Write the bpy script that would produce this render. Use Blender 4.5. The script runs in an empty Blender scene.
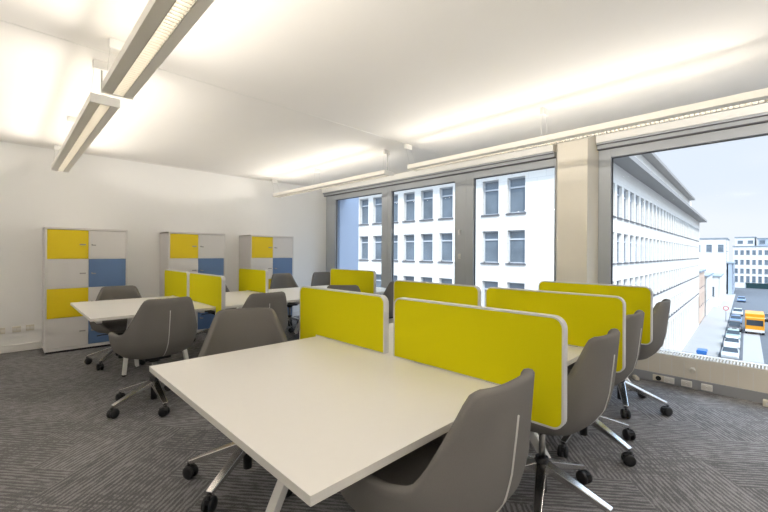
import bpy, bmesh, math, random
from mathutils import Vector, Matrix
random.seed(4)
sc = bpy.context.scene
C = sc.collection
PI = math.pi
R_ = math.radians

# ------------------------------------------------------------------ helpers
def link(o):
    C.objects.link(o); return o

class MB:
    """collects shapes, then links them as one mesh object"""
    def __init__(s): s.v = []; s.f = []; s.m = []; s.sm = []
    def add(s, verts, faces, mi=0, smooth=False):
        n = len(s.v); s.v += [tuple(v) for v in verts]
        for f in faces: s.f.append([i + n for i in f]); s.m.append(mi); s.sm.append(smooth)
        return s
    def box(s, x0, x1, y0, y1, z0, z1, mi=0, mat=None):
        v = [(x, y, z) for z in (z0, z1) for y in (y0, y1) for x in (x0, x1)]
        if mat is not None: v = [mat @ Vector(p) for p in v]
        return s.add(v, [(0, 2, 3, 1), (4, 5, 7, 6), (0, 1, 5, 4), (2, 6, 7, 3), (0, 4, 6, 2), (1, 3, 7, 5)], mi)
    def bar(s, a, b, w, h, w2=None, h2=None, mi=0, up=(0, 0, 1)):
        a = Vector(a); b = Vector(b); d = (b - a).normalized(); u = Vector(up)
        if abs(d.dot(u)) > .98: u = Vector((0, 1, 0))
        x = d.cross(u).normalized(); y = x.cross(d).normalized()
        w2 = w if w2 is None else w2; h2 = h if h2 is None else h2
        v = []
        for p, ww, hh in ((a, w, h), (b, w2, h2)):
            for sx, sy in ((-1, -1), (1, -1), (1, 1), (-1, 1)): v.append(p + x * sx * ww / 2 + y * sy * hh / 2)
        return s.add(v, [(3, 2, 1, 0), (4, 5, 6, 7), (0, 1, 5, 4), (1, 2, 6, 5), (2, 3, 7, 6), (3, 0, 4, 7)], mi)
    def lathe(s, prof, n=24, c=(0, 0, 0), axis='z', mi=0, smooth=True):
        v = []; f = []
        for r, h in prof:
            for i in range(n):
                t = 2 * PI * i / n; p = (r * math.cos(t), r * math.sin(t), h)
                if axis == 'x': p = (p[2], p[0], p[1])
                if axis == 'y': p = (p[1], p[2], p[0])
                v.append((p[0] + c[0], p[1] + c[1], p[2] + c[2]))
        m = len(prof)
        for k in range(m - 1):
            for i in range(n):
                j = (i + 1) % n; f.append((k * n + i, k * n + j, (k + 1) * n + j, (k + 1) * n + i))
        s.add(v, f, mi, smooth)
        n0 = len(s.v) - len(v)
        for cap, kk in ((list(range(n))[::-1], 0), (list(range(n)), m - 1)):
            s.f.append([n0 + kk * n + i for i in cap]); s.m.append(mi); s.sm.append(False)
        return s
    def cyl(s, r, z0, z1, c=(0, 0, 0), axis='z', n=20, mi=0, bev=0.0):
        if bev: p = [(r - bev, z0), (r, z0 + bev), (r, z1 - bev), (r - bev, z1)]
        else: p = [(r, z0), (r, z1)]
        return s.lathe(p, n, c, axis, mi)
    def tube(s, pts, r, n=8, mi=0):
        pts = [Vector(p) for p in pts]; v = []; f = []
        for k, p in enumerate(pts):
            d = (pts[min(k + 1, len(pts) - 1)] - pts[max(k - 1, 0)]).normalized()
            u = Vector((0, 0, 1)) if abs(d.z) < .95 else Vector((0, 1, 0))
            x = d.cross(u).normalized(); y = x.cross(d)
            for i in range(n):
                t = 2 * PI * i / n; v.append(p + (x * math.cos(t) + y * math.sin(t)) * r)
        for k in range(len(pts) - 1):
            for i in range(n):
                j = (i + 1) % n; f.append((k * n + i, k * n + j, (k + 1) * n + j, (k + 1) * n + i))
        f.append(tuple(range(n))[::-1]); f.append(tuple((len(pts) - 1) * n + i for i in range(n)))
        return s.add(v, f, mi, True)
    def prism(s, poly, to3, t0, t1, mi=0):
        """poly: 2-D outline; to3(a,b,t) -> point; extruded from t0 to t1"""
        n = len(poly)
        v = [to3(a, b, t0) for a, b in poly] + [to3(a, b, t1) for a, b in poly]
        f = [tuple(range(n))[::-1], tuple(range(n, 2 * n))] + [(i, (i + 1) % n, n + (i + 1) % n, n + i) for i in range(n)]
        return s.add(v, f, mi)
    def build(s, name, mats, parent=None, bevel=0, seg=2, loc=None):
        me = bpy.data.meshes.new(name); me.from_pydata(s.v, [], s.f)
        if not isinstance(mats, (list, tuple)): mats = [mats]
        for m in mats: me.materials.append(m)
        me.polygons.foreach_set('material_index', s.m); me.polygons.foreach_set('use_smooth', s.sm)
        bm = bmesh.new(); bm.from_mesh(me); bmesh.ops.recalc_face_normals(bm, faces=bm.faces); bm.to_mesh(me); bm.free()
        me.update()
        o = link(bpy.data.objects.new(name, me))
        if parent: o.parent = parent
        if loc: o.location = loc
        if bevel:
            b = o.modifiers.new('bevel', 'BEVEL'); b.width = bevel; b.segments = seg; b.limit_method = 'ANGLE'; b.angle_limit = R_(40)
        return o

def tag(o, label, cat, group=None):
    o['label'] = label; o['category'] = cat
    if group: o['group'] = group
    return o
def thing(name, label, cat, loc=(0, 0, 0), rz=0, group=None):
    o = link(bpy.data.objects.new(name, None)); o.location = loc; o.rotation_euler = (0, 0, rz); o.empty_display_size = .1
    return tag(o, label, cat, group)
def struct(o):
    o['kind'] = 'structure'; return o
def dup(root, loc, rz, label=None):
    r = link(root.copy()); r.location = loc; r.rotation_euler = (0, 0, rz)
    if label: r['label'] = label
    for ch in list(root.children):
        c = link(ch.copy()); c.parent = r
        for g in list(ch.children):
            d = link(g.copy()); d.parent = c
    return r

# ------------------------------------------------------------------ materials
def srgb(r, g, b):
    def l(c):
        c /= 255
        return c / 12.92 if c <= .04045 else ((c + .055) / 1.055) ** 2.4
    return (l(r), l(g), l(b), 1)
def mat(name, col, rough=.5, metal=0, noise=0, nscale=40, bump=0, bscale=200, spec=.5):
    m = bpy.data.materials.new(name); m.use_nodes = True; nt = m.node_tree; b = nt.nodes['Principled BSDF']
    b.inputs['Base Color'].default_value = col; b.inputs['Roughness'].default_value = rough; b.inputs['Metallic'].default_value = metal
    b.inputs['Specular IOR Level'].default_value = spec
    if noise or bump:
        tc = nt.nodes.new('ShaderNodeTexCoord')
    if noise:
        n = nt.nodes.new('ShaderNodeTexNoise'); n.inputs['Scale'].default_value = nscale; n.inputs['Detail'].default_value = 3
        nt.links.new(tc.outputs['Object'], n.inputs['Vector'])
        mx = nt.nodes.new('ShaderNodeMix'); mx.data_type = 'RGBA'
        mx.inputs[6].default_value = tuple(c * (1 - noise) for c in col[:3]) + (1,); mx.inputs[7].default_value = tuple(min(1, c * (1 + noise)) for c in col[:3]) + (1,)
        nt.links.new(n.outputs['Fac'], mx.inputs[0]); nt.links.new(mx.outputs[2], b.inputs['Base Color'])
    if bump:
        n2 = nt.nodes.new('ShaderNodeTexNoise'); n2.inputs['Scale'].default_value = bscale; n2.inputs['Detail'].default_value = 2
        nt.links.new(tc.outputs['Object'], n2.inputs['Vector'])
        bp = nt.nodes.new('ShaderNodeBump'); bp.inputs['Strength'].default_value = bump; bp.inputs['Distance'].default_value = .002
        nt.links.new(n2.outputs['Fac'], bp.inputs['Height']); nt.links.new(bp.outputs[0], b.inputs['Normal'])
    return m
def emit(name, col, s):
    m = bpy.data.materials.new(name); m.use_nodes = True; nt = m.node_tree; nt.nodes.clear()
    e = nt.nodes.new('ShaderNodeEmission'); e.inputs[0].default_value = col; e.inputs[1].default_value = s
    o = nt.nodes.new('ShaderNodeOutputMaterial'); nt.links.new(e.outputs[0], o.inputs[0]); return m
def glass(name, tint=(1, 1, 1, 1), refl=.12):
    m = bpy.data.materials.new(name); m.use_nodes = True; nt = m.node_tree; nt.nodes.clear()
    t = nt.nodes.new('ShaderNodeBsdfTransparent'); t.inputs[0].default_value = tint
    g = nt.nodes.new('ShaderNodeBsdfGlossy'); g.inputs['Roughness'].default_value = .02
    fr = nt.nodes.new('ShaderNodeFresnel'); fr.inputs[0].default_value = 1.06
    mx = nt.nodes.new('ShaderNodeMixShader'); o = nt.nodes.new('ShaderNodeOutputMaterial')
    nt.links.new(fr.outputs[0], mx.inputs[0]); nt.links.new(t.outputs[0], mx.inputs[1]); nt.links.new(g.outputs[0], mx.inputs[2])
    nt.links.new(mx.outputs[0], o.inputs[0]); return m

def carpet():
    m = bpy.data.materials.new('carpet'); m.use_nodes = True; nt = m.node_tree; N = nt.nodes; L = nt.links
    b = N['Principled BSDF']; b.inputs['Roughness'].default_value = .95; b.inputs['Specular IOR Level'].default_value = .1
    def math_(op, a, c=None, d=None):
        n = N.new('ShaderNodeMath'); n.operation = op
        for i, x in enumerate((a, c, d)):
            if x is None: continue
            if isinstance(x, (int, float)): n.inputs[i].default_value = x
            else: L.new(x, n.inputs[i])
        return n.outputs[0]
    geo = N.new('ShaderNodeNewGeometry')
    rot = N.new('ShaderNodeVectorRotate'); rot.rotation_type = 'Z_AXIS'; rot.inputs['Angle'].default_value = R_(-39)
    L.new(geo.outputs['Position'], rot.inputs['Vector'])
    sp = N.new('ShaderNodeSeparateXYZ'); L.new(rot.outputs[0], sp.inputs[0])
    W = .30; n_ = 3
    x = math_('DIVIDE', sp.outputs[0], W); y = math_('DIVIDE', sp.outputs[1], W)
    fx = math_('FLOOR', x); fy = math_('FLOOR', y)
    d = math_('FLOORED_MODULO', math_('SUBTRACT', fx, fy), 2 * n_)
    horiz = math_('LESS_THAN', d, n_ - .5)
    # plank id
    idh = math_('ADD', math_('SUBTRACT', fx, d), math_('MULTIPLY', fy, 17.3))
    dv = math_('SUBTRACT', 2 * n_ - 1, d)
    idv = math_('ADD', math_('SUBTRACT', fy, dv), math_('MULTIPLY', fx, 23.7))
    def sel(a, c):
        n = N.new('ShaderNodeMix'); n.data_type = 'FLOAT'; L.new(horiz, n.inputs[0]); L.new(c, n.inputs[2]); L.new(a, n.inputs[3]); return n.outputs[0]
    pid = sel(idh, idv); along = sel(x, y); cross = sel(y, x)
    def noise(vx, vy, vz, sc_, det=2.):
        c = N.new('ShaderNodeCombineXYZ')
        for i, q in enumerate((vx, vy, vz)):
            if isinstance(q, (int, float)): c.inputs[i].default_value = q
            else: L.new(q, c.inputs[i])
        n = N.new('ShaderNodeTexNoise'); n.inputs['Scale'].default_value = sc_; n.inputs['Detail'].default_value = det
        L.new(c.outputs[0], n.inputs['Vector']); return n.outputs['Fac']
    def ramp(f, lo, hi):
        n = N.new('ShaderNodeMapRange'); n.interpolation_type = 'SMOOTHSTEP'; L.new(f, n.inputs[0]); n.inputs[1].default_value = lo; n.inputs[2].default_value = hi; return n.outputs[0]
    wob = noise(math_('MULTIPLY', along, 1.5), math_('MULTIPLY', cross, 5.), math_('MULTIPLY', pid, 3.1), 1.0)
    sn_ = math_('SINE', math_('ADD', math_('MULTIPLY', cross, 2 * PI * 11), math_('MULTIPLY', wob, 5.)))
    brk = noise(math_('MULTIPLY', along, 4.), math_('MULTIPLY', cross, 14.), math_('MULTIPLY', pid, 7.3), 1.0)
    s1 = ramp(math_('ADD', math_('MULTIPLY', sn_, .16), brk), .38, .66)   # broken stripes along the plank
    s2 = ramp(noise(math_('MULTIPLY', along, 16.), math_('MULTIPLY', cross, 2.0), math_('MULTIPLY', pid, 5.7), 1.0), .44, .60)   # dashes across it
    patch = ramp(noise(sp.outputs[0], sp.outputs[1], 3.3, 1.3, 2.), .46, .60)
    fleck = noise(sp.outputs[0], sp.outputs[1], 0., 160., 2.)
    tone = noise(math_('MULTIPLY', pid, 1.7), 0.5, 0.2, 3.1, 0.)
    v = math_('MULTIPLY', s1, math_('SUBTRACT', 1., math_('MULTIPLY', math_('MULTIPLY', patch, s2), .8)))
    v = math_('ADD', math_('MULTIPLY', v, .50), math_('MULTIPLY', math_('SUBTRACT', fleck, .5), 1.2))
    v = math_('ADD', v, math_('MULTIPLY', math_('SUBTRACT', tone, .3), .35))
    cr = N.new('ShaderNodeValToRGB'); cr.color_ramp.elements[0].position = .0; cr.color_ramp.elements[1].position = .85
    cr.color_ramp.elements[0].color = (.125, .123, .126, 1); cr.color_ramp.elements[1].color = (.37, .36, .365, 1)
    L.new(v, cr.inputs[0]); L.new(cr.outputs[0], b.inputs['Base Color'])
    bp = N.new('ShaderNodeBump'); bp.inputs['Strength'].default_value = .5; bp.inputs['Distance'].default_value = .004
    L.new(v, bp.inputs['Height']); L.new(bp.outputs[0], b.inputs['Normal'])
    return m

def facade_mat(name, col, bh=.45, bw=1.1, joint=.93):
    m = mat(name, col, .85); nt = m.node_tree; b = nt.nodes['Principled BSDF']
    tc = nt.nodes.new('ShaderNodeTexCoord'); mp = nt.nodes.new('ShaderNodeSeparateXYZ'); nt.links.new(tc.outputs['Object'], mp.inputs[0])
    ad = nt.nodes.new('ShaderNodeMath'); nt.links.new(mp.outputs[0], ad.inputs[0]); nt.links.new(mp.outputs[1], ad.inputs[1])
    cb = nt.nodes.new('ShaderNodeCombineXYZ'); nt.links.new(ad.outputs[0], cb.inputs[0]); nt.links.new(mp.outputs[2], cb.inputs[1])
    br = nt.nodes.new('ShaderNodeTexBrick'); br.inputs['Scale'].default_value = 1; br.inputs['Brick Width'].default_value = bw; br.inputs['Row Height'].default_value = bh
    br.inputs['Mortar Size'].default_value = .012
    br.inputs['Color1'].default_value = col; br.inputs['Color2'].default_value = tuple(c * .96 for c in col[:3]) + (1,); br.inputs['Mortar'].default_value = tuple(c * joint * .9 for c in col[:3]) + (1,)
    nt.links.new(cb.outputs[0], br.inputs['Vector']); nt.links.new(br.outputs['Color'], b.inputs['Base Color']); return m

M = {}
M['wall'] = mat('wall_paint', (.88, .875, .86, 1), .9, noise=.01, nscale=6, bump=.08, bscale=300)
M['ceiling'] = mat('ceiling_paint', (.84, .82, .79, 1), .92, noise=.01, nscale=5)
M['cream'] = mat('cream_paint', (.70, .655, .57, 1), .8, noise=.02, nscale=8)
M['carpet'] = carpet()
M['white'] = mat('white_laminate', (.79, .77, .74, 1), .35, noise=.01, nscale=30)
M['edge'] = mat('desk_edge', (.70, .68, .64, 1), .45)
M['trim'] = mat('white_trim', (.80, .79, .76, 1), .5)
M['cabinet'] = mat('cabinet_white', (.70, .68, .67, 1), .45, noise=.01)
M['yellow_door'] = mat('yellow_laminate', (.80, .60, .0, 1), .45, noise=.02)
M['blue_door'] = mat('blue_laminate', (.115, .205, .40, 1), .45, noise=.02)
M['metal'] = mat('brushed_metal', (.36, .35, .34, 1), .35, 1)
M['alu'] = mat('polished_aluminium', (.72, .71, .70, 1), .22, 1)
M['black'] = mat('black_plastic', (.012, .012, .014, 1), .45)
M['dark'] = mat('dark_gap', (.02, .02, .02, 1), .8)
M['yellow'] = mat('yellow_felt', (.62, .565, .0, 1), .9, noise=.06, nscale=350, bump=.25, bscale=600, spec=.2)
M['band'] = mat('grey_edging', (.62, .62, .61, 1), .5)
M['fabric'] = mat('grey_fabric', (.172, .163, .153, 1), .92, noise=.10, nscale=420, bump=.3, bscale=500, spec=.25)
M['piping'] = mat('light_piping', (.62, .61, .59, 1), .7)
M['frame'] = mat('window_frame_grey', (.37, .39, .415, 1), .4)
M['gasket'] = mat('gasket', (.04, .045, .055, 1), .6)
M['glass'] = glass('window_glass', (.96, .98, 1, 1))
M['lamp'] = mat('lamp_housing', (.88, .85, .78, 1), .5)
M['louvre'] = mat('lamp_louvre', (.55, .53, .48, 1), .5, .2)
M['tube'] = emit('lamp_tube', (1, .92, .80, 1), 7)
M['wire'] = mat('steel_wire', (.55, .54, .52, 1), .4, .8)
M['trunk'] = mat('grey_trunking', (.30, .31, .33, 1), .55)
M['socket'] = mat('socket_plastic', (.66, .62, .53, 1), .4)
M['stone'] = facade_mat('pale_stone', (.86, .82, .755, 1))
M['plaster'] = mat('plaster', (.72, .72, .70, 1), .9, noise=.02, nscale=3)
M['fin'] = mat('skylit_shade_plaster', (.50, .57, .70, 1), .8)  # light plaster with the blue of its skylit shade put into the colour
M['eave'] = mat('eave_metal', (.34, .32, .30, 1), .7)
M['pane'] = mat('dark_pane', (.15, .185, .22, 1), .08, spec=.8, noise=.55, nscale=.55)
M['shopglass'] = mat('shop_glass', (.02, .05, .055, 1), .15)
M['sill'] = mat('slate_sill', (.12, .12, .13, 1), .7)
M['wframe'] = mat('pale_frame', (.55, .57, .60, 1), .5)
M['peach'] = facade_mat('peach_render', (.66, .50, .40, 1), 3.3, 9)
M['offwhite'] = facade_mat('offwhite_render', (.80, .79, .77, 1), 3.3, 9)
M['coolgrey'] = mat('cool_grey_cladding', (.40, .45, .52, 1), .7, noise=.05, nscale=1)
M['roof'] = mat('roof_metal', (.25, .29, .33, 1), .6, noise=.08, nscale=.6)
M['asphalt'] = mat('asphalt', (.105, .110, .120, 1), .9, noise=.15, nscale=1.5)
M['paving'] = mat('paving', (.36, .345, .33, 1), .9, noise=.06, nscale=.8)
M['tyre'] = mat('tyre', (.02, .02, .02, 1), .8)
M['carglass'] = mat('car_glass', (.03, .04, .05, 1), .1)
def paint(n, c): M[n] = mat(n, c, .3, .2)
paint('car_white', (.78, .78, .78, 1)); paint('car_silver', (.55, .57, .58, 1)); paint('car_teal', (.35, .46, .44, 1))
paint('car_dark', (.10, .09, .09, 1)); paint('car_blue', (.16, .25, .42, 1)); paint('truck_orange', (.80, .33, .02, 1)); paint('sign_red', (.6, .03, .03, 1)); paint('bin_blue', (.03, .16, .50, 1))

# ------------------------------------------------------------------ camera
cam = bpy.data.cameras.new('camera'); co = link(bpy.data.objects.new('camera', cam))
th = R_(45.3); ro = .006
F = Vector((math.cos(th), math.sin(th), 0)); R0 = Vector((math.sin(th), -math.cos(th), 0)); Z = Vector((0, 0, 1))
RR = R0 * math.cos(ro) + Z * math.sin(ro); UU = Z * math.cos(ro) - R0 * math.sin(ro)
mw = Matrix.Identity(4)
for i in range(3): mw[i][0] = RR[i]; mw[i][1] = UU[i]; mw[i][2] = -F[i]
mw[2][3] = 1.33; co.matrix_world = mw
cam.sensor_width = 36; cam.lens = 382 * 36 / 768; cam.shift_y = -3 / 768; cam.clip_start = .05; cam.clip_end = 600
sc.camera = co

# ------------------------------------------------------------------ room shell
XW, YW, ZC = 5.1, 7.0, 2.75
X0, Y0 = -1.7, -3.8
struct(MB().box(X0 - .2, XW + .3, Y0 - .2, YW + .2, -.25, 0).build('floor', M['carpet']))
struct(MB().box(X0 - .2, XW + .3, Y0 - .2, YW + .2, ZC, ZC + .3).build('ceiling', M['ceiling']))
struct(MB().box(X0 - .2, XW + .3, YW, YW + .2, 0, ZC).build('wall_back', M['wall']))
struct(MB().box(X0 - .2, X0, Y0, YW, 0, ZC).build('wall_left', M['wall']))
struct(MB().box(X0 - .2, XW + .3, Y0 - .2, Y0, 0, ZC).build('wall_front', M['wall']))
# window wall: column, lintel, upper storeys outside
wr = struct(MB().box(XW + .02, XW + .3, Y0, YW, 2.62, ZC).box(XW + .3, XW + .5, Y0 - .2, YW + .2, 2.58, 9).build('wall_right', M['wall']))
col_poly = [(4.85, 1.855), (4.85, 1.512), (5.1, 1.463), (5.4, 1.463), (5.4, 1.965), (5.1, 1.965)]
struct(MB().prism(col_poly, lambda a, b, t: (a, b, t), 0, ZC).build('wall_column', M['cream']))
struct(MB().box(X0, .34, YW - .02, YW, 0, .095).box(1.28, 1.76, YW - .02, YW, 0, .095).box(2.7, 3.08, YW - .02, YW, 0, .095).box(4.0, 4.84, YW - .02, YW, 0, .095).build('baseboard_back', M['trim'], bevel=.003))
# ceiling joint strips
struct(MB().box(X0, XW, 3.335, 3.349, ZC - .003, ZC).build('trim_1', M['trim']))
struct(MB().box(X0, XW, YW - .012, YW, ZC - .012, ZC).build('trim_2', M['trim']))
# pelmet over the windows, with the blind slot under it
struct(MB().box(4.98, 5.1, Y0, 1.463, 2.655, ZC).box(4.98, 5.1, 1.965, YW, 2.655, ZC).build('trim_3', M['trim']))
struct(MB().box(5.03, 5.1, Y0, 1.463, 2.585, 2.655).box(5.03, 5.1, 1.965, YW, 2.585, 2.655).box(5.0, 5.03, Y0, 1.463, 2.632, 2.655).box(5.0, 5.03, 1.965, YW, 2.632, 2.655).build('trim_4', M['frame']))
struct(MB().box(5.027, 5.1, Y0, 1.463, 2.578, 2.588).box(5.027, 5.1, 1.965, YW, 2.578, 2.588).box(4.997, 5.03, Y0, 1.463, 2.628, 2.633).box(4.997, 5.03, 1.965, YW, 2.628, 2.633).build('trim_5', M['sill']))
# parapet cladding with heating grille
par = MB()
for a, b in ((Y0, 1.50), (1.86, YW)):
    par.box(4.85, 5.06, a, b, 0, .275)
    par.box(4.845, 4.853, a, b, .262, .30)
parapet = struct(par.build('wall_parapet', M['cream']))
gr = MB()
y = Y0 + .02
while y < YW - .02:
    if not (1.48 < y < 1.88): gr.box(4.855, 4.985, y, y + .011, .278, .306)
    y += .024
gr.box(4.985, 5.06, Y0, 1.47, .275, .31).box(4.985, 5.06, 1.97, YW, .275, .31)
g = gr.build('grille', M['trim'], parapet)
rib = MB(); y = Y0
while y < 1.49:
    rib.box(4.848, 4.852, y, y + .006, .1, .26); y += .10
rib.build('seam', M['edge'], parapet)
struct(MB().box(4.835, 4.85, Y0, 1.5, .0, .095).box(4.835, 4.85, 1.86, YW, .0, .095).build('baseboard_right', M['trunk'], bevel=.002))

# windows ----------------------------------------------------------
def window(n, y0, y1, jl, jr, z0=.225, z1=2.58, head=.10, sash=None, handles=False):
    """frame between y0 (right in view) and y1; jl, jr: jamb widths"""
    f = MB(); xa, xb = 5.085, 5.16
    f.box(xa, xb, y0, y0 + jr, z0, z1).box(xa, xb, y1 - jl, y1, z0, z1)
    f.box(xa, xb, y0 + jr, y1 - jl, z1 - head, z1).box(xa, xb, y0 + jr, y1 - jl, z0, z0 + .06)
    fr = struct(f.build('window_%d' % n, M['frame'], bevel=.004))
    gk = MB(); a, b, c, d = y0 + jr, y1 - jl, z0 + .06, z1 - head
    for (p, q, r, s) in ((a, a + .012, c, d), (b - .012, b, c, d), (a, b, c, c + .012), (a, b, d - .012, d)):
        gk.box(5.12, 5.135, p, q, r, s)
    gk.build('gasket', M['gasket'], fr)
    MB().box(5.126, 5.130, a + .002, b - .002, c + .002, d - .002).build('pane', M['glass'], fr)
    if handles:
        for zz in (1.66, 1.28):
            MB().box(5.06, 5.086, y0 + jr * .45, y0 + jr * .45 + .03, zz - .035, zz + .045).box(5.045, 5.062, y0 + jr * .45 + .002, y0 + jr * .45 + .028, zz - .01, zz + .035).build('handle', M['band'], fr, bevel=.004)
    return fr
window(1, 5.05, 6.985, .33, .16)
window(2, 3.33, 5.05, .10, .21, handles=True)
window(3, 1.965, 3.33, .13, .02)
window(4, Y0 + .02, 1.463, .135, .1)

# shaded fin wall of the own building outside the first window
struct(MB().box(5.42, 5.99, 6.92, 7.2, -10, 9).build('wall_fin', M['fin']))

# ------------------------------------------------------------------ sockets, small fittings
def outlet(loc, face, label, group, w=.082, h=.075, m='socket'):
    """double wall socket; face 'y' faces -Y, 'x' faces -X"""
    t = thing('wall_socket', label, 'socket', loc, 0 if face == 'y' else -PI / 2, group)
    MB().box(-w / 2, w / 2, -.018, 0, -h / 2, h / 2).build('plate', M[m], t, bevel=.003)
    for s in (-1, 1):
        MB().cyl(.019, -.0195, -.0175, (s * w * .24, 0, 0), 'y').build('socket_hole', M['edge'], t)
    MB().box(-w * .35, w * .35, -.0190, -.0175, -.001, .003).build('slot', M['dark'], t)
    return t
outlet((-.045, YW, .29), 'y', 'double wall socket furthest from the tall locker on the plain wall', 'wall sockets')
outlet((.105, YW, .295), 'y', 'middle one of three double wall sockets left of the tall locker', 'wall sockets')
outlet((.235, YW, .30), 'y', 'double wall socket closest to the big yellow and blue locker', 'wall sockets')
outlet((4.835, .72, .047), 'x', 'white skirting socket right next to the round black cable hole', 'skirting sockets', .085, .06, 'trim')
outlet((4.835, .58, .047), 'x', 'white skirting socket between two others under the heating valve', 'skirting sockets', .085, .06, 'trim')
outlet((4.835, .425, .047), 'x', 'white skirting socket furthest from the round cable hole, near the bare floor', 'skirting sockets', .085, .06, 'trim')
t = thing('cable_outlet', 'white skirting plate with a round black cable hole below the window', 'outlet', (4.835, .81, .047), -PI / 2)
MB().box(-.05, .05, -.012, 0, -.03, .03).build('plate', M['socket'], t, bevel=.003)
MB().cyl(.024, -.016, -.011, (0, 0, 0), 'y').build('hole', M['black'], t)
t = thing('heating_valve', 'small cream heating valve knob sticking out of the window parapet', 'valve', (4.85, .53, .20), 0)
MB().cyl(.016, -.05, 0, (0, 0, 0), 'x').build('stem', M['socket'], t)
MB().lathe([(.018, -.095), (.024, -.09), (.024, -.05), (.018, -.045)], 18, (0, 0, 0), 'x').build('knob', M['socket'], t)
t = thing('floor_plug', 'white plug with a black cable lying at the skirting behind a chair', 'plug', (4.78, 1.0, 0), .5)
MB().box(-.05, .05, -.02, .02, 0, .035).build('plug_body', M['socket'], t, bevel=.008)
MB().tube([(.04, 0, .02), (.09, .0, .02), (.11, .10, .012), (.05, .20, .010)], .006).build('cable', M['black'], t)
t = thing('cable_box', 'small white box on the floor at the skirting under the big window', 'box', (4.78, -.01, 0), 0)
MB().box(-.035, .035, -.05, .05, 0, .05).build('casing', M['socket'], t, bevel=.006)
MB().box(-.038, -.034, -.03, .03, .015, .035).build('slot', M['edge'], t)

# ------------------------------------------------------------------ lockers
def locker(x0, x1, label):
    W = x1 - x0; D = .49; H = 1.64; yb = YW - .005
    t = thing('locker_cabinet', label, 'locker', (x0, yb - D, 0), 0, 'lockers along the back wall')
    b = MB(); T = .02
    b.box(0, T, 0.0, D, .03, H).box(W - T, W, 0.0, D, .03, H).box(0, W, -.004, D, H - .025, H).box(T, W - T, .0, D, .03, .065).box(T, W - T, D - .02, D, .065, H - .025)
    b.box(W / 2 - .009, W / 2 + .009, .022, D, .065, H - .025)
    b.build('carcass', M['cabinet'], t, bevel=.002)
    MB().box(.01, W - .01, .03, D - .02, 0, .03).build('plinth', M['black'], t)
    z0, z1 = .068, H - .028; n = 4; hh = (z1 - z0) / n
    for c in range(2):
        for r in range(n):
            top = n - 1 - r
            colr = M['cabinet']
            if c == 0 and r % 2 == 0: colr = M['yellow_door']
            if c == 1 and r % 2 == 1: colr = M['blue_door']
            xa = T + .002 if c == 0 else W / 2 + .002; xb = W / 2 - .002 if c == 0 else W - T - .002
            za = z0 + top * hh + .002; zb = z0 + (top + 1) * hh - .002
            d = MB().box(xa, xb, .001, .02, za, zb).build('door', colr, t, bevel=.0015)
            if colr is not M['cabinet']: d['label'] = 'yellow door' if c == 0 else 'blue door'
            zz = (za + zb) / 2 - .0
            if c == 0:
                MB().box(xb - .095, xb - .03, -.016, -.010, zz - .008, zz + .008).box(xb - .09, xb - .08, -.012, .002, zz - .005, zz + .005).box(xb - .045, xb - .035, -.012, .002, zz - .005, zz + .005).build('handle', M['metal'], d)
            else:
                MB().cyl(.010, -.014, .002, (xa + .035, 0, zz), 'y').box(xa + .03, xa + .075, -.020, -.013, zz - .014, zz + .001).build('lock', M['metal'], d)
    return t
locker(.352, 1.245, 'tall yellow, white and blue locker standing furthest from the windows')
locker(1.778, 2.645, 'middle of three yellow, white and blue lockers on the back wall')
locker(3.098, 3.965, 'yellow, white and blue locker nearest the windows')

# ------------------------------------------------------------------ desks
TH = .026; TZ = .74
def desk(x0, x1, y0, y1, label, feet):
    cx, cy = (x0 + x1) / 2, (y0 + y1) / 2
    t = thing('bench_desk', label, 'desk', (cx, cy, 0), 0, 'white bench desks')
    hx, hy = (x1 - x0) / 2 - .0015, (y1 - y0) / 2
    tb = MB()
    v = [(-hx, -hy, TZ - TH), (hx, -hy, TZ - TH), (hx, hy, TZ - TH), (-hx, hy, TZ - TH), (-hx, -hy, TZ), (hx, -hy, TZ), (hx, hy, TZ), (-hx, hy, TZ)]
    tb.add(v, [(4, 5, 6, 7)], 0); tb.add(v, [(3, 2, 1, 0), (0, 1, 5, 4), (1, 2, 6, 5), (2, 3, 7, 6), (3, 0, 4, 7)], 1)
    tb.build('tabletop', [M['white'], M['edge']], t)
    MB().box(-hx + .06, hx - .06, -.03, .03, TZ - TH - .055, TZ - TH - .001).box(-hx + .06, -hx + .10, -hy + .12, hy - .12, TZ - TH - .04, TZ - TH - .001).box(hx - .10, hx - .06, -hy + .12, hy - .12, TZ - TH - .04, TZ - TH - .001).build('underframe', M['trim'], t)
    for (fx, fy), (tx, ty) in feet:
        l = MB().bar((fx - cx, fy - cy, .012), (tx - cx, ty - cy, TZ - TH - .03), .055, .035, .05, .035, up=(1, 0, 0)).build('leg', M['trim'], t, bevel=.003)
        MB().cyl(.022, 0, .014, (fx - cx, fy - cy, 0)).build('foot', M['black'], l)
    return t
B1 = (.78, 2.245); B2 = (4.165, 5.63)
XE = [.525, 1.585, 2.59, 3.565, 4.56]
def vfeet(x, y0, y1):
    c = (y0 + y1) / 2
    return [((x, y0 + .17), (x, c - .09)), ((x, y1 - .17), (x, c + .09))]
names1 = ['big bare white desk in the foreground with a free end', 'white desk second from the free end, behind the nearest yellow divider', 'white desk third in the front bench', 'white desk at the window end of the front bench']
names2 = ['white desk with a free end before the tall locker', 'white desk in the back bench just right of the paired dividers', 'white desk third in the back bench before the last locker', 'white desk at the window end of the back bench']
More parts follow.
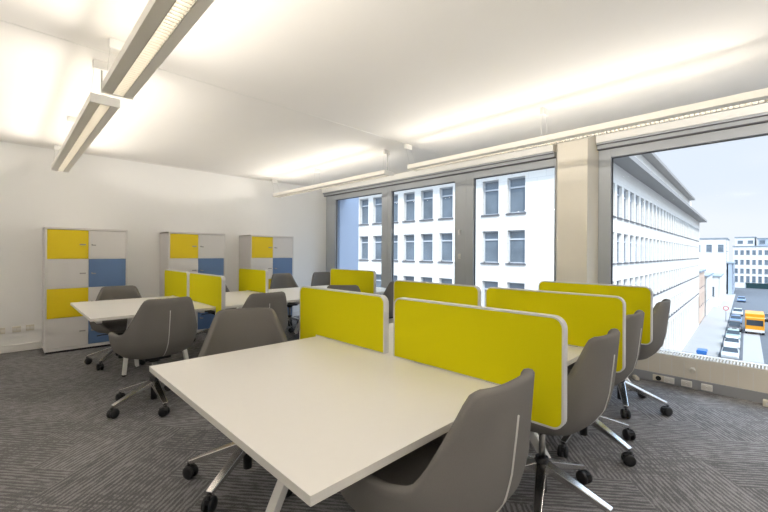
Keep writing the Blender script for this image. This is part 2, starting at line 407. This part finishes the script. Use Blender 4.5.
for i in range(4):
    xa, xb = XE[i], XE[i + 1]
    if i == 0:
        feet = [((.735, 1.52), (1.03, 1.47))] + vfeet(xb - .10, *B1)
    else: feet = vfeet(xb - .19, *B1)
    desk(xa, xb, B1[0], B1[1], names1[i], feet)
    feet = vfeet(xb - .19, *B2)
    if i == 0: feet = [((.90, 4.84), (.98, 4.95)), ((1.08, 5.13), (1.0, 5.02))] + feet
    desk(xa, xb, B2[0], B2[1], names2[i], feet)

# ------------------------------------------------------------------ dividers
def rounded(pts, rad, seg=6):
    out = []; n = len(pts)
    for i, p in enumerate(pts):
        r = rad[i]
        if r <= 0: out.append(p); continue
        a = Vector(pts[i - 1]); b = Vector(p); c = Vector(pts[(i + 1) % n])
        u = (a - b).normalized(); w = (c - b).normalized()
        p0 = b + u * r; p2 = b + w * r; ce = b + u * r + w * r
        for k in range(seg + 1):
            t = k / seg * PI / 2
            q = ce - w * r * math.cos(t) - u * r * math.sin(t)
            out.append((q.x, q.y))
    return out
def divider(x, yin, yout, yedge, label, zt=1.08, zo=.625, rz=0):
    """yin: end over the desk centre, yout: end past the desk edge yedge"""
    s = 1 if yout > yin else -1
    L = abs(yout - yin); e = abs(yedge - yin) + .012
    zb = TZ + .004
    t = thing('desk_divider', label, 'divider', (x, yin, 0), rz, 'yellow desk dividers')
    o1 = rounded([(0, zb), (e, zb), (e, zo), (L, zo), (L, zt), (0, zt)], [0, 0, 0, .045, .05, .05])
    i_ = .008
    o2 = rounded([(i_, zb + .004), (e + i_, zb + .004), (e + i_, zo + i_), (L - i_, zo + i_), (L - i_, zt - i_), (i_, zt - i_)], [0, 0, 0, .036, .04, .04])
    n = len(o1); T = .019
    b = MB(); v = []
    for xx in (-T, T):
        v += [(xx, s * a, c) for a, c in o1] + [(xx, s * a, c) for a, c in o2]
    f = []
    for k in range(2):
        o = k * 2 * n
        for q in range(n): f.append((o + q, o + (q + 1) % n, o + n + (q + 1) % n, o + n + q))
    for q in range(n):
        f.append((q, (q + 1) % n, 2 * n + (q + 1) % n, 2 * n + q))
    b.add(v, f); b.build('edging', M['band'], t)
    MB().prism(o2, lambda a, c, q: (q, s * a, c), -T + .0015, T - .0015).build('panel', M['yellow'], t)
    for yy in (.18, e - .12):
        MB().box(-.012, .012, s * yy - .03, s * yy + .03, TZ + .0006, zb + .006).build('clamp', M['dark'], t)
    return t
c1, c2 = 1.515, 4.985
divider(1.585, c1 - .012, .57, B1[0], 'biggest yellow divider, nearest of all, hanging over the foreground desk edge')
divider(1.585, c1 + .062, 2.48, B1[1], 'yellow divider on the far half of the foreground desk, left of the biggest one')
divider(2.59, c1 - .005, .60, B1[0], 'second yellow divider in the row by the window-side chairs', rz=R_(.6))
divider(2.59, c1 + .05, 2.47, B1[1], 'long yellow divider just before the middle windows, on the far half of the front bench')
divider(3.565, c1 + .01, .64, B1[0], 'yellow divider nearest the column, last in the front bench')
divider(1.605, c2 - .015, 3.98, B2[0], 'bright yellow divider on the near half of the back bench, right half of the pair')
divider(1.605, c2 + .06, 6.0, B2[1], 'bright yellow divider at the back, left half of the pair before the middle locker')
divider(2.645, c2 + .05, 5.93, B2[1], 'yellow divider standing alone before the locker nearest the windows')
divider(3.66, c2 - .10, 3.87, B2[0], 'yellow divider standing alone before the leftmost window')

# ------------------------------------------------------------------ chairs
def interp(tab, z):
    for (z0, v0), (z1, v1) in zip(tab, tab[1:]):
        if z <= z1:
            k = max(0, (z - z0) / (z1 - z0)); return v0 + (v1 - v0) * k
    return tab[-1][1]
TA = [(.43, .09), (.437, .17), (.46, .24), (.50, .285), (.57, .305), (.66, .315), (.80, .296), (.98, .280)]
TB = [(.43, .09), (.437, .15), (.46, .21), (.50, .255), (.57, .30), (.66, .322), (.80, .338), (.98, .355)]
TF = [(.43, .09), (.437, .18), (.46, .25), (.50, .30), (.57, .345), (.66, .355), (.98, .355)]
HR = [(0, .952), (28, .952), (35, .935), (58, .715), (65, .672), (80, .655), (122, .640), (140, .60), (158, .515), (180, .495)]
def srf(ph, z, off=0, ex=2.7):
    s_, c_ = math.sin(ph), math.cos(ph)
    a = interp(TA, z) - off; b = (interp(TB, z) if c_ > 0 else interp(TF, z)) - off
    x = a * math.copysign(abs(s_) ** (2 / ex), s_); y = -b * math.copysign(abs(c_) ** (2 / ex), c_)
    return x, y
def make_chair(label):
    t = thing('swivel_chair', label, 'chair', (0, 0, 0), 0, 'grey swivel chairs at the benches')
    nu, nv = 96, 16; b = MB(); v = []; f = []
    th_ = .036
    rows = []
    for k in range(nv + 1):           # outer skin, bottom to rim
        row = []
        for i in range(nu):
            ph = 2 * PI * i / nu; H = interp(HR, abs(math.degrees(ph if ph <= PI else ph - 2 * PI)))
            tt = (k / nv) ** 1.35; z = .43 + (H - .012 - .43) * tt
            x, y = srf(ph, z); row.append((x, y, z))
        rows.append(row)
    for off, dz in ((.006, -.003), (.018, .0), (.030, -.003)):     # rounded rim
        row = []
        for i in range(nu):
            ph = 2 * PI * i / nu; H = interp(HR, abs(math.degrees(ph if ph <= PI else ph - 2 * PI)))
            x, y = srf(ph, H - .012, off); row.append((x, y, H + dz))
        rows.append(row)
    for k in range(9):
        row = []
        for i in range(nu):
            ph = 2 * PI * i / nu; H = interp(HR, abs(math.degrees(ph if ph <= PI else ph - 2 * PI)))
            z = H - .012 + (.475 - H + .012) * k / 8
            x, y = srf(ph, z, th_); row.append((x, y, z))
        rows.append(row)
    for r in rows: v += r
    for k in range(len(rows) - 1):
        for i in range(nu):
            j = (i + 1) % nu; f.append((k * nu + i, k * nu + j, (k + 1) * nu + j, (k + 1) * nu + i))
    b.add(v, f, 0, True)
    b.add(rows[0], [tuple(range(nu))]); b.add(rows[-1], [tuple(range(nu))])
    b.build('shell', M['fabric'], t)
    # cushion
    cu = MB(); v = []; f = []; rr = [(.90, .462), (.98, .475), (1.0, .495), (.98, .516), (.90, .528), (.6, .536), (.2, .538)]
    for s_, z in rr:
        for i in range(nu // 2):
            ph = 4 * PI * i / nu; x, y = srf(ph, .50, .045); v.append((x * s_, y * s_ + .012, z))
    m = nu // 2
    for k in range(len(rr) - 1):
        for i in range(m):
            j = (i + 1) % m; f.append((k * m + i, k * m + j, (k + 1) * m + j, (k + 1) * m + i))
    f.append(tuple(range(m))); f.append(tuple((len(rr) - 1) * m + i for i in range(m)))
    cu.add(v, f, 0, True); cu.build('seat_cushion', M['fabric'], t)
    # piping down the middle of the back and along the inside of each arm
    pts = []
    for k in range(14):
        z = .455 + (.85 - .455) * k / 13; x, y = srf(0, z); pts.append((0, y - .001, z))
    MB().tube(pts, .0035, 6).build('back_seam', M['piping'], t)['label'] = 'pale seam'
    # base
    MB().box(-.10, .10, -.10, .10, .405, .434).cyl(.045, .375, .408).build('seat_mechanism', M['black'], t, bevel=.006)
    MB().tube([(.09, .03, .415), (.19, .03, .412), (.235, .03, .405)], .006).build('lever', M['black'], t)
    MB().cyl(.017, .20, .40).build('gas_lift', M['metal'], t)
    MB().cyl(.034, .165, .235, bev=.004).build('hub', M['black'], t)
    MB().cyl(.026, .045, .17, bev=.004).build('column_tube', M['black'], t)
    for q in range(5):
        a = q * PI * .4; d = Vector((math.cos(a), math.sin(a), 0))
        lg = MB(); prev = None
        prof = [(.025, .190, .056, .046), (.335, .094, .038, .024)]
        for (r0, z0, w0, h0), (r1, z1, w1, h1) in zip(prof, prof[1:]):
            lg.bar(d * r0 + Z * z0, d * r1 + Z * z1, w0, h0, w1, h1)
        leg = lg.build('leg', M['alu'], t, bevel=.004)
        cs = MB(); sd = Vector((-d.y, d.x, 0)); ce = d * .34
        cs.cyl(.009, .05, .088, (ce.x, ce.y, 0))
        ang = .5 + q * 1.9; ax = Vector((math.cos(ang), math.sin(ang), 0)); fw = Vector((-ax.y, ax.x, 0))
        for s_ in (-1, 1):
            vv = []; ff = []; n = 18; pf = [(.022, -.012), (.034, -.010), (.037, -.003), (.037, .006), (.032, .011), (.015, .013)]
            c0 = ce + fw * .012 + ax * s_ * .018 + Z * .037
            for r, h in pf:
                for i in range(n):
                    tt = 2 * PI * i / n; vv.append(c0 + ax * h * s_ + fw * r * math.cos(tt) + Z * r * math.sin(tt))
            for k in range(len(pf) - 1):
                for i in range(n):
                    j = (i + 1) % n; ff.append((k * n + i, k * n + j, (k + 1) * n + j, (k + 1) * n + i))
            ff.append(tuple(range(n))); ff.append(tuple((len(pf) - 1) * n + i for i in range(n)))
            cs.add(vv, ff, 0, True)
        cs.bar(ce + Z * .058 - fw * .015, ce + Z * .052 + fw * .045, .026, .026)
        cs.build('caster', M['black'], leg)
    return t
proto = [None]
def chair(x, y, rz, base, label, drop=0):
    """rz: turn of the seat (0 faces +Y); base: turn of the star base in the room"""
    if proto[0] is None: proto[0] = make_chair(label); c = proto[0]
    else: c = dup(proto[0], (x, y, 0), rz, label)
    c.location = (x, y, 0); c.rotation_euler.z = rz
    for ch in c.children:
        if drop and ch.name.split('.')[0] in ('shell', 'seat_cushion', 'back_seam', 'seat_mechanism', 'lever'): ch.location.z = -drop
        if ch.name.split('.')[0] == 'leg': ch.rotation_euler.z = base - rz
    return c
chair(1.085, .868, 0, .35, 'large grey swivel chair in the foreground, pushed up to the bare desk')
chair(2.07, .865, 0, R_(55), 'grey swivel chair between the biggest yellow divider and the second one')
chair(2.93, .93, R_(1), R_(33), 'grey swivel chair between the second yellow divider and the one nearest the column')
chair(3.89, .93, R_(2), R_(56), 'grey swivel chair at the window end, seen against the street')
chair(1.03, 2.185, PI - R_(22), R_(67), 'brownish grey chair facing the camera across the foreground desk')
chair(3.82, 3.86, 0, .2, 'grey chair just left of the long yellow divider before the middle windows')
chair(.925, 3.78, R_(5), R_(54), 'grey chair with a pale back seam, at the free end of the back bench')
chair(1.76, 3.64, R_(0), R_(20), 'grey chair with a pale back seam, behind the brownish grey one')
chair(3.02, 3.77, R_(-40), .6, 'grey chair mostly hidden, its flat top showing over a yellow divider')
chair(.99, 5.50, PI - R_(6), R_(10), 'grey chair facing the camera in front of the locker furthest from the windows', .06)
chair(2.28, 5.90, PI, .3, 'chair whose slanted back edge shows between the paired dividers and the lone one')
chair(3.53, 5.90, PI - R_(3), .5, 'grey chair facing the camera before the locker nearest the windows')
chair(4.33, 5.85, PI - R_(10), .9, 'grey chair in the corner between back wall and window')

# ------------------------------------------------------------------ lamps
def area(name, parent, loc, sx, sy, e, col, up):
    l = bpy.data.lights.new(name, 'AREA'); l.shape = 'RECTANGLE'; l.size = sx; l.size_y = sy; l.energy = e; l.color = col
    o = link(bpy.data.objects.new(name, l)); o.parent = parent; o.location = loc
    o.rotation_euler = up if isinstance(up, tuple) else ((PI, 0, 0) if up else (0, 0, 0))
    return o
WARM = (1, .93, .835)
def lamp(x, y0, y1, z, cans, label, up, down, rods=(), side=(1, 1)):
    """linear pendant; cans: distances of the ceiling canopies; rods: thick feed rods"""
    t = thing('pendant_light', label, 'lamp', (x, (y0 + y1) / 2, z), 0, 'long pendant lights')
    L = (y1 - y0) / 2; w = .088; ch = .034; h = .062
    b = MB()
    sec = [(-w, .010), (-ch, 0), (-ch, h - .004), (ch, h - .004), (ch, 0), (w, .010), (w, h), (-w, h)]
    b.add([(a, -L + .002, c) for a, c in sec] + [(a, L - .002, c) for a, c in sec], [(i, (i + 1) % 8, 8 + (i + 1) % 8, 8 + i) for i in range(8)])
    b.build('housing', M['lamp'], t)
    for s_ in (-1, 1): MB().box(-w, w, s_ * L - .004, s_ * L + .004, -.001, h + .001).build('end_cap', M['trim'], t)
    f = MB(); n = int(2 * L / .032)
    for k in range(n):
        yy = -L + .03 + k * (2 * L - .06) / (n - 1)
        f.box(-ch + .001, ch - .001, yy - .0015, yy + .0015, .001, .022)
    f.box(-ch + .0005, -ch + .004, -L + .01, L - .01, .001, .022).box(ch - .004, ch - .0005, -L + .01, L - .01, .001, .022)
    f.build('louvre', M['louvre'], t)
    MB().cyl(.008, -L + .03, L - .03, (0, 0, .032), 'y', 10).build('tube', M['tube'], t)
    zc = ZC - z
    for q in cans:
        yy = q - (y0 + y1) / 2
        c = MB().box(-.055, .055, yy - .02, yy + .02, zc - .065, zc).build('ceiling_canopy', M['trim'], t, bevel=.006)
        yl = max(-L + .02, min(L - .02, yy))
        m = MB()
        for s_ in (-1, 1): m.tube([(s_ * .045, yy, zc - .04), (s_ * .07, yl, h)], .0012, 5)
        m.build('suspension_wire', M['wire'], c)
    for q in rods:
        yy = q - (y0 + y1) / 2
        MB().tube([(0, yy, zc - .04), (0, max(-L + .03, min(L - .03, yy)), h)], .006, 8).build('feed_rod', M['wire'], t)
    area('uplight_tube', t, (0, 0, h + .008), .10, 2 * L - .1, up, WARM, True)
    for s_ in (-1, 1): area('side_tube', t, (s_ * .012, 0, h + .016), .016, 2 * L - .1, SIDE * side[s_ > 0], WARM, (0, -s_ * R_(92), 0)).data.spread = R_(115)
    if down: area('fill_downlight', t, (0, 0, .024), .055, 2 * L - .1, down, WARM, False)  # used only by the added fill lamps behind the camera
    return t
UP, DN, SIDE = 2.5, 0, 13
lamp(.535, .05, 3.12, 2.385, [3.10, 1.5], 'near end of the left-hand pair of long pendant lights, cut by the picture top', UP, DN)
lamp(.505, 3.37, 6.62, 2.385, [3.53, 5.2, 6.75], 'long pendant light closest to the back wall, left of the windows', UP, DN, [3.53])
lamp(3.74, .0, 3.27, 2.40, [3.34, 1.56], 'longest looking pendant light crossing above the column and big window', UP, DN, side=(.9, .22))
lamp(3.74, 3.69, 6.75, 2.40, [3.74, 5.4, 6.85], 'pendant light running from the back wall before the left windows', UP, DN, [3.72], side=(.9, .22))
# added for fill: two unseen pendant lights behind the camera, extending the rows
lamp(.535, -3.4, -.25, 2.385, [-.2, -1.8, -3.3], 'added pendant light behind the camera for fill, continuing the left row', UP, 42)
lamp(3.74, -3.4, -.25, 2.40, [-.2, -1.8, -3.3], 'added pendant light behind the camera for fill, continuing the window row', UP, 42)

# ------------------------------------------------------------------ outside: corner building across the street
SZ = -12.4
def to_mat(o, d):
    """local (s along d, out along the right-hand normal, z) -> world"""
    d = Vector((d[0], d[1], 0)).normalized(); n = Vector((d.y, -d.x, 0))
    m = Matrix.Identity(4)
    for i in range(3): m[i][0] = d[i]; m[i][1] = n[i]; m[i][2] = (0, 0, 1)[i]; m[i][3] = o[i]
    return m
def facade(wall, mt, length, rows, wins, zlo, zhi, depth=.45, wtop=None):
    """wall pieces (MB) with real openings; rows: (z0,z1); wins: (s0,s1)"""
    zs = zlo
    for z0, z1 in sorted(rows):
        wall.box(0, length, -depth, 0, zs, z0, 0, mt)
        s = 0
        for a, b in wins:
            wall.box(s, a, -depth, 0, z0, z1, 0, mt); s = b
        wall.box(s, length, -depth, 0, z0, z1, 0, mt); zs = z1
    wall.box(0, length, -depth, 0, zs, zhi, 0, mt)
def win_piece(mb, mt, s0, s1, z0, z1, rec=.34, tr=.27):
    mb.box(s0, s1, -rec - .05, -rec, z0, z1, 0, mt)                       # pane
    f = .07
    mb.box(s0, s0 + f, -rec, -rec + .05, z0, z1, 1, mt); mb.box(s1 - f, s1, -rec, -rec + .05, z0, z1, 1, mt)
    mb.box(s0, s1, -rec, -rec + .05, z1 - f, z1, 1, mt); mb.box(s0, s1, -rec, -rec + .05, z0, z0 + f, 1, mt)
    if tr: mb.box(s0, s1, -rec, -rec + .06, z1 - tr * (z1 - z0) - .05, z1 - tr * (z1 - z0) + .05, 1, mt)
    mb.box(s0 - .08, s1 + .08, -rec + .05, .09, z0 - .09, z0, 2, mt)      # sill
WM = [M['pane'], M['wframe'], M['sill']]
bld = thing('office_building', 'long white corner office block with rows of windows across the street', 'building', (23.2, 7.34, SZ))
def W2(m): return Matrix.Translation(Vector((-23.2, -7.34, -SZ))) @ m
rowsz = [(3.95, 6.25), (.72, 2.85), (-2.65, -.52), (-6.0, -3.9)]
mA = W2(to_mat((23.2, 34, 0), (0, -1)))       # faces -X, s runs towards the corner
LA = 34 - 7.34
winsA = sorted([(34 - (10.85 + 1.83 * k) - 1.2, 34 - (10.85 + 1.83 * k)) for k in range(11)])
mB = W2(to_mat((23.2, 7.34, 0), (math.cos(R_(1.8)), math.sin(R_(1.8)))))
LB = 72.0
winsB = [(1.10 + 2.07 * k, 1.10 + 2.07 * k + 1.45) for k in range(34)]
wl = MB()
facade(wl, mA, LA, rowsz, winsA, -6.6, 7.6)
facade(wl, mB, LB, rowsz, winsB, -6.6, 7.6)
# ground floor piers
wl.box(0, LA, -.45, 0, SZ, -11.9, 0, mA).box(0, LB, -.45, 0, SZ, -11.9, 0, mB)
for k in range(int(LB / 2.07) + 1): wl.box(2.07 * k, 2.07 * k + .6, -.45, 0, -11.9, -6.6, 0, mB)
for k in range(int(LA / 3.66) + 1): wl.box(3.66 * k, 3.66 * k + .9, -.45, 0, -11.9, -6.6, 0, mA)
wl.box(.5, LB, -9, -1.2, 7.6, 11.5, 0, mB)            # set-back top storey
wl.box(0, LB - 1, -14, -.5, SZ, 7.5, 0, W2(to_mat((24.7, 8.2, 0), (math.cos(R_(1.8)), math.sin(R_(1.8))))))
wl.box(0, LA - 2, -10, -.5, SZ, 7.5, 0, mA)
wl.build('wall', M['stone'], bld)
MB().box(.6, LB - .1, -.9, -.46, -11.9, -6.6, 0, mB).box(.2, LA - .4, -.9, -.46, -11.9, -6.6, 0, mA).build('shopfront', M['shopglass'], bld)
ev = MB()
ev.box(-.0, LA + 1.1, -.5, 1.1, 7.6, 7.95, 0, mA).box(-1.1, LB + .5, -.5, 1.1, 7.6, 7.95, 0, mB)
ev.build('eave', M['eave'], bld)
MB().box(.2, LB - 4, -9.4, -.35, 11.5, 11.85, 0, mB).build('upper_roof', M['eave'], bld)
allw = [(mA, a, b, z0, z1, .30) for (z0, z1) in rowsz for a, b in winsA] + [(mB, a, b, z0, z1, .22) for (z0, z1) in rowsz for a, b in winsB]
def dist(w):
    p = w[0] @ Vector(((w[1] + w[2]) / 2, 0, (w[3] + w[4]) / 2)) + Vector((23.2, 7.34, SZ)); return (p - Vector((0, 0, 1.33))).length + (6 if w[3] < -3 else 0)
allw.sort(key=dist)
for w in allw[:100]:
    m = MB(); win_piece(m, *w); m.build('window', WM, bld)
rest = MB()
for w in allw[100:]: win_piece(rest, *w)
ro_ = rest.build('window', WM, bld); ro_['kind'] = 'stuff'

# more houses along the side street -------------------------------------------------
def house(name, label, x0, x1, y0, y1, ztop, m, wins_front=None, wins_side=None, roof=None, rz=R_(1.8), zlo=SZ):
    """box house; front faces -X, side faces -Y; wins: (count, width, rows[(z0,z1)])"""
    t = thing(name, label, 'building', (x0, y0, zlo), rz)
    mt = Matrix.Translation(Vector((0, 0, -zlo)))
    X, Y = x1 - x0, y1 - y0
    mf = mt @ to_mat((0, Y, 0), (0, -1)); ms = mt @ to_mat((0, 0, 0), (1, 0))
    w = MB()
    plan = []
    for mm, ln, ws in ((mf, Y, wins_front), (ms, X, wins_side)):
        if ws:
            n, wd, rows = ws; p = ln / n
            wn = [(p * (k + .5) - wd / 2, p * (k + .5) + wd / 2) for k in range(n)]
            facade(w, mm, ln, rows, wn, zlo, ztop, .3); plan += [(mm, a, b, z0, z1) for z0, z1 in rows for a, b in wn]
        else: w.box(0, ln, -.3, 0, zlo, ztop, 0, mm)
    w.box(.45, X, .45, Y, zlo, ztop - .02, 0, mt)
    w.build('wall', m, t)
    MB().box(-.25, X + .25, -.25, Y + .25, ztop, ztop + .35, 0, mt).build('roof', roof or M['roof'], t)
    for q in plan:
        b = MB(); win_piece(b, *q, rec=.2, tr=0); b.build('window', WM, t)
    return t
house('town_house', 'low peach town house at the end of the long white office block', 96.6, 110, 9.75, 13, -2.2, M['peach'], None, (4, 1.2, [(-5.3, -3.3), (-9, -6.6)]))
house('town_house', 'plain white house with a blind side wall next to the peach house', 110.6, 131, 9.9, 13, -3.6, M['offwhite'], None, (5, 1.3, [(-9, -6.6)]))
house('tower_block', 'white tower block with grey windows and dark flat roof behind the peach house', 104, 121, 17.2, 27, 5.2, M['offwhite'], (4, 1.6, [(-1.5, .4), (1.6, 3.6)]), None)
house('tower_block', 'wide white blank-walled block with a dark blue roof, left of the block closing the street', 178, 200, 10.6, 20, 7.0, M['offwhite'], (3, 1.6, [(2.4, 5.0)]), (6, 1.4, [(-1, 1), (2.6, 4.6)]))
house('corner_house', 'grey roofed lower house before the white blank-walled block', 132, 150, 9.2, 16, -4.4, M['offwhite'], (2, 1.4, [(-9.5, -7)]), None)
house('shaded_house', 'narrow bluish house at the end of the parked cars', 178, 205, 8.9, 10.2, -1.6, M['coolgrey'], None, (8, 1.2, [(-5, -3), (-9, -6.6)]))
far = house('office_building', 'broad white block closing the street with rows of small windows', 220, 240, -27, 11.0, 4.9, M['offwhite'], (21, 1.15, [(1.5, 3.4), (-2.6, -.6), (-6.3, -4.3), (-10.0, -7.4)]), None, rz=0)
house('roof_pavilion', 'blue glazed roof pavilion on top of the block closing the street', 224, 239, -12, 3.6, 8.2, M['coolgrey'], (6, 1.8, [(6.0, 7.6)]), None, rz=0, zlo=5.26)
house('roof_pavilion', 'grey roof house on the corner of the block closing the street', 224, 239, 4.3, 10.6, 8.8, M['plaster'], (2, 1.8, [(6.2, 7.6)]), None, rz=0, zlo=5.26)
MB().box(-.3, 0, 1.5, 34, .0, 2.0).box(-.35, 0, 1.2, 34.2, 2.0, 2.2).build('shopfront', M['shopglass'], far)

# street surfaces
struct(MB().box(-20, 320, -90, 160, SZ - .5, SZ).build('floor_street', M['asphalt']))
mS = to_mat((23.2, 7.34, SZ), (math.cos(R_(1.8)), math.sin(R_(1.8))))
struct(MB().box(-3, 158, 0, 3.9, 0, .14, 0, mS).box(-3, 0, -30, 3.3, 0, .14, 0, mS).build('floor_sidewalk', M['paving'], bevel=.03))
struct(MB().box(42, 72, 6.3, 8.3, 0.0, .012, 0, mS).build('floor_sunlit_patch', M['paving']))  # sunlit patch of road, its light put into a pale slab colour

# cars
def car(s, out, colr, label, name='car', H=1.45, L=4.3, Wd=1.75, flip=False):
    p = mS @ Vector((s, out, 0)); rz = R_(1.8) + (PI if flip else 0)
    t = thing(name, label, 'car', (p.x, p.y, SZ), rz, 'cars parked along the side street')
    b = MB(); h = L / 2; w = Wd / 2
    side = [(-h, .32), (h, .32), (h + .02, .62), (h - .15, .82), (h - 1.05, .93), (-h + .35, .98), (-h, .85)]
    b.prism(side, lambda a, c, q: (a, q, c), -w, w)
    b.build('body', colr, t, bevel=.07, seg=3)
    cab = [(h - 1.2, .92), (h - 1.75, H), (-h + .95, H), (-h + .3, .96)]
    k = MB(); n = 4
    v = [(a, -w + .08, c) if i in (0, 3) else (a, -w + .2, c) for i, (a, c) in enumerate(cab)] + [(a, w - .08, c) if i in (0, 3) else (a, w - .2, c) for i, (a, c) in enumerate(cab)]
    k.add(v, [(3, 2, 1, 0), (4, 5, 6, 7), (0, 1, 5, 4), (2, 3, 7, 6)], 0); k.add(v, [(1, 2, 6, 5)], 1)
    k.build('windows', [M['carglass'], colr], t)
    MB().box(-h + .92, h - 1.72, -w + .18, w - .18, H - .01, H + .03).build('roof', colr, t, bevel=.02)
    for sx in (-h + .8, h - .8):
        for sy in (-1, 1):
            MB().cyl(.32, -.1, .1, (sx, sy * (w - .09), .32), 'y', 18).build('wheel', M['tyre'], t)
    lt = MB()
    for sy in (-1, 1): lt.box(h - .04, h + .03, sy * (w - .4) - .17, sy * (w - .4) + .17, .62, .75)
    lt.build('headlight', M['car_white'], t)
    return t
car(45.6, 5.1, M['car_silver'], 'pale silver car nearest along the side street kerb', flip=True)
car(53.6, 5.1, M['car_white'], 'white car second along the side street kerb', flip=True)
car(61.4, 5.1, M['car_teal'], 'greyish green car third along the side street kerb', flip=True)
car(71.0, 5.1, M['car_dark'], 'dark car between the greyish green car and the blue cars', H=1.7, flip=True)
car(82, 5.1, M['car_blue'], 'blue car parked beyond the dark one', flip=True)
car(96, 5.2, M['car_silver'], 'grey car parked furthest in the kerbside row', flip=True)
car(131, 5.6, M['car_blue'], 'blue car driving far down the side street', flip=True)
car(90, 9.9, M['car_dark'], 'dark car half out of view on the far side of the side street', flip=True)
# refuse truck
p = mS @ Vector((72, 7.7, 0)); t = thing('refuse_truck', 'orange truck driving towards the camera down the side street', 'truck', (p.x, p.y, SZ), R_(181.8))
MB().box(1.6, 3.4, -1.2, 1.2, .5, 2.9).build('cab', M['truck_orange'], t, bevel=.1, seg=3)
MB().box(3.38, 3.43, -1.05, 1.05, 1.55, 2.5).build('windscreen', M['carglass'], t)
MB().box(-3.6, 1.5, -1.25, 1.25, .9, 3.4).build('cargo_body', M['truck_orange'], t, bevel=.12, seg=3)
MB().box(3.3, 3.5, -1.2, 1.2, .45, .85).build('bumper', M['car_white'], t)
for sx in (-2.6, -1.4, 2.5):
    for sy in (-1, 1): MB().cyl(.5, -.15, .15, (sx, sy * 1.08, .5), 'y', 18).build('wheel', M['tyre'], t)
# blue skip at the wall
p = mS @ Vector((42, 2.4, 0)); t = thing('waste_container', 'bright blue waste container at the foot of the white office block', 'container', (p.x, p.y, SZ + .14), R_(1.8)); t.scale = (.75, .75, .75)
MB().add([(-.9, -.55, .2), (.9, -.55, .2), (.9, .55, .2), (-.9, .55, .2), (-1.1, -.7, 1.25), (1.1, -.7, 1.25), (1.1, .7, 1.25), (-1.1, .7, 1.25)], [(3, 2, 1, 0), (0, 1, 5, 4), (1, 2, 6, 5), (2, 3, 7, 6), (3, 0, 4, 7), (4, 5, 6, 7)]).build('tub', M['bin_blue'], t, bevel=.03)
MB().prism([(-.75, 1.25), (.75, 1.25), (.6, 1.5), (-.6, 1.5)], lambda a, c, q: (q, a, c), -1.12, 1.12).build('lid', M['bin_blue'], t, bevel=.03)
for sx in (-.75, .75):
    for sy in (-.4, .4): MB().cyl(.1, -.04, .04, (sx, sy, .1), 'y', 12).build('wheel', M['tyre'], t)

# road sign at the kerb
p = mS @ Vector((81.5, 3.6, 0)); t = thing('road_sign', 'round red and white road sign on a post at the kerb of the side street', 'sign', (p.x, p.y, SZ + .14), R_(1.8))
MB().cyl(.05, 0, 3.0, (0, 0, 0)).build('post', M['metal'], t)
MB().cyl(.45, -.10, -.06, (0, 0, 2.7), 'x', 28).build('disc', M['car_white'], t)
b = MB(); n = 28
for k in range(n):
    a0, a1 = 2 * PI * k / n, 2 * PI * (k + 1) / n
    b.add([(-.105, q * math.cos(a), 2.7 + q * math.sin(a)) for q, a in ((.34, a0), (.45, a0), (.45, a1), (.34, a1))], [(0, 1, 2, 3)])
b.build('rim', M['sign_red'], t)

# ------------------------------------------------------------------ daylight
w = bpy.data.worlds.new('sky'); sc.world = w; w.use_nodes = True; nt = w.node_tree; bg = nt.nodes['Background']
tc = nt.nodes.new('ShaderNodeTexCoord'); mp = nt.nodes.new('ShaderNodeMapping'); mp.inputs['Scale'].default_value = (1, 1, 4)
nz = nt.nodes.new('ShaderNodeTexNoise'); nz.inputs['Scale'].default_value = 1.3; nz.inputs['Detail'].default_value = 3
rp = nt.nodes.new('ShaderNodeValToRGB'); rp.color_ramp.elements[0].position = .38; rp.color_ramp.elements[1].position = .62
rp.color_ramp.elements[0].color = (.60, .73, .93, 1); rp.color_ramp.elements[1].color = (.86, .90, .96, 1)
rp.color_ramp.elements[0].color = (.84, .90, .98, 1); rp.color_ramp.elements[1].color = (.95, .97, 1, 1)
nt.links.new(tc.outputs['Generated'], mp.inputs[0]); nt.links.new(mp.outputs[0], nz.inputs['Vector']); nt.links.new(nz.outputs['Fac'], rp.inputs[0]); nt.links.new(rp.outputs[0], bg.inputs[0])
# upper sky, above the visible band, made brighter and bluer to light the room
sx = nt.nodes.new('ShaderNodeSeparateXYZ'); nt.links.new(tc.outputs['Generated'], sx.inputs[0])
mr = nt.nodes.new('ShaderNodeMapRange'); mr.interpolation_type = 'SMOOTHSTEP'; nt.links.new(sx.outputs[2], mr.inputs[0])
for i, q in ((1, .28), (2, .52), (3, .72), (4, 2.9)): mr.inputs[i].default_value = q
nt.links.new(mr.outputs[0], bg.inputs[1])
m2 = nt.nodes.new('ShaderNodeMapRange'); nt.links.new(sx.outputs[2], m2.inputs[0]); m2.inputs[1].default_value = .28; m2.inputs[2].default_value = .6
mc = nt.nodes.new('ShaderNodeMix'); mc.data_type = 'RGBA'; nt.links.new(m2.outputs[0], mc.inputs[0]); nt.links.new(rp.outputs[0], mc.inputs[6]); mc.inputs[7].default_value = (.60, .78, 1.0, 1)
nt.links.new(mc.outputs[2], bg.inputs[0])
sn = bpy.data.lights.new('sun', 'SUN'); sn.energy = 2.2; sn.angle = R_(.6); sn.color = (1, .94, .83)
so = link(bpy.data.objects.new('sun', sn)); so.location = (0, -20, 40)
so.rotation_euler = Vector((.464, .464, -.755)).to_track_quat('-Z', 'Y').to_euler()

sc.cycles.max_bounces = 16; sc.cycles.diffuse_bounces = 10
vs = sc.view_settings; sc.display_settings.display_device = 'sRGB'; vs.view_transform = 'Standard'; vs.look = 'None'; vs.exposure = .52; vs.gamma = 1; vs.use_curve_mapping = False
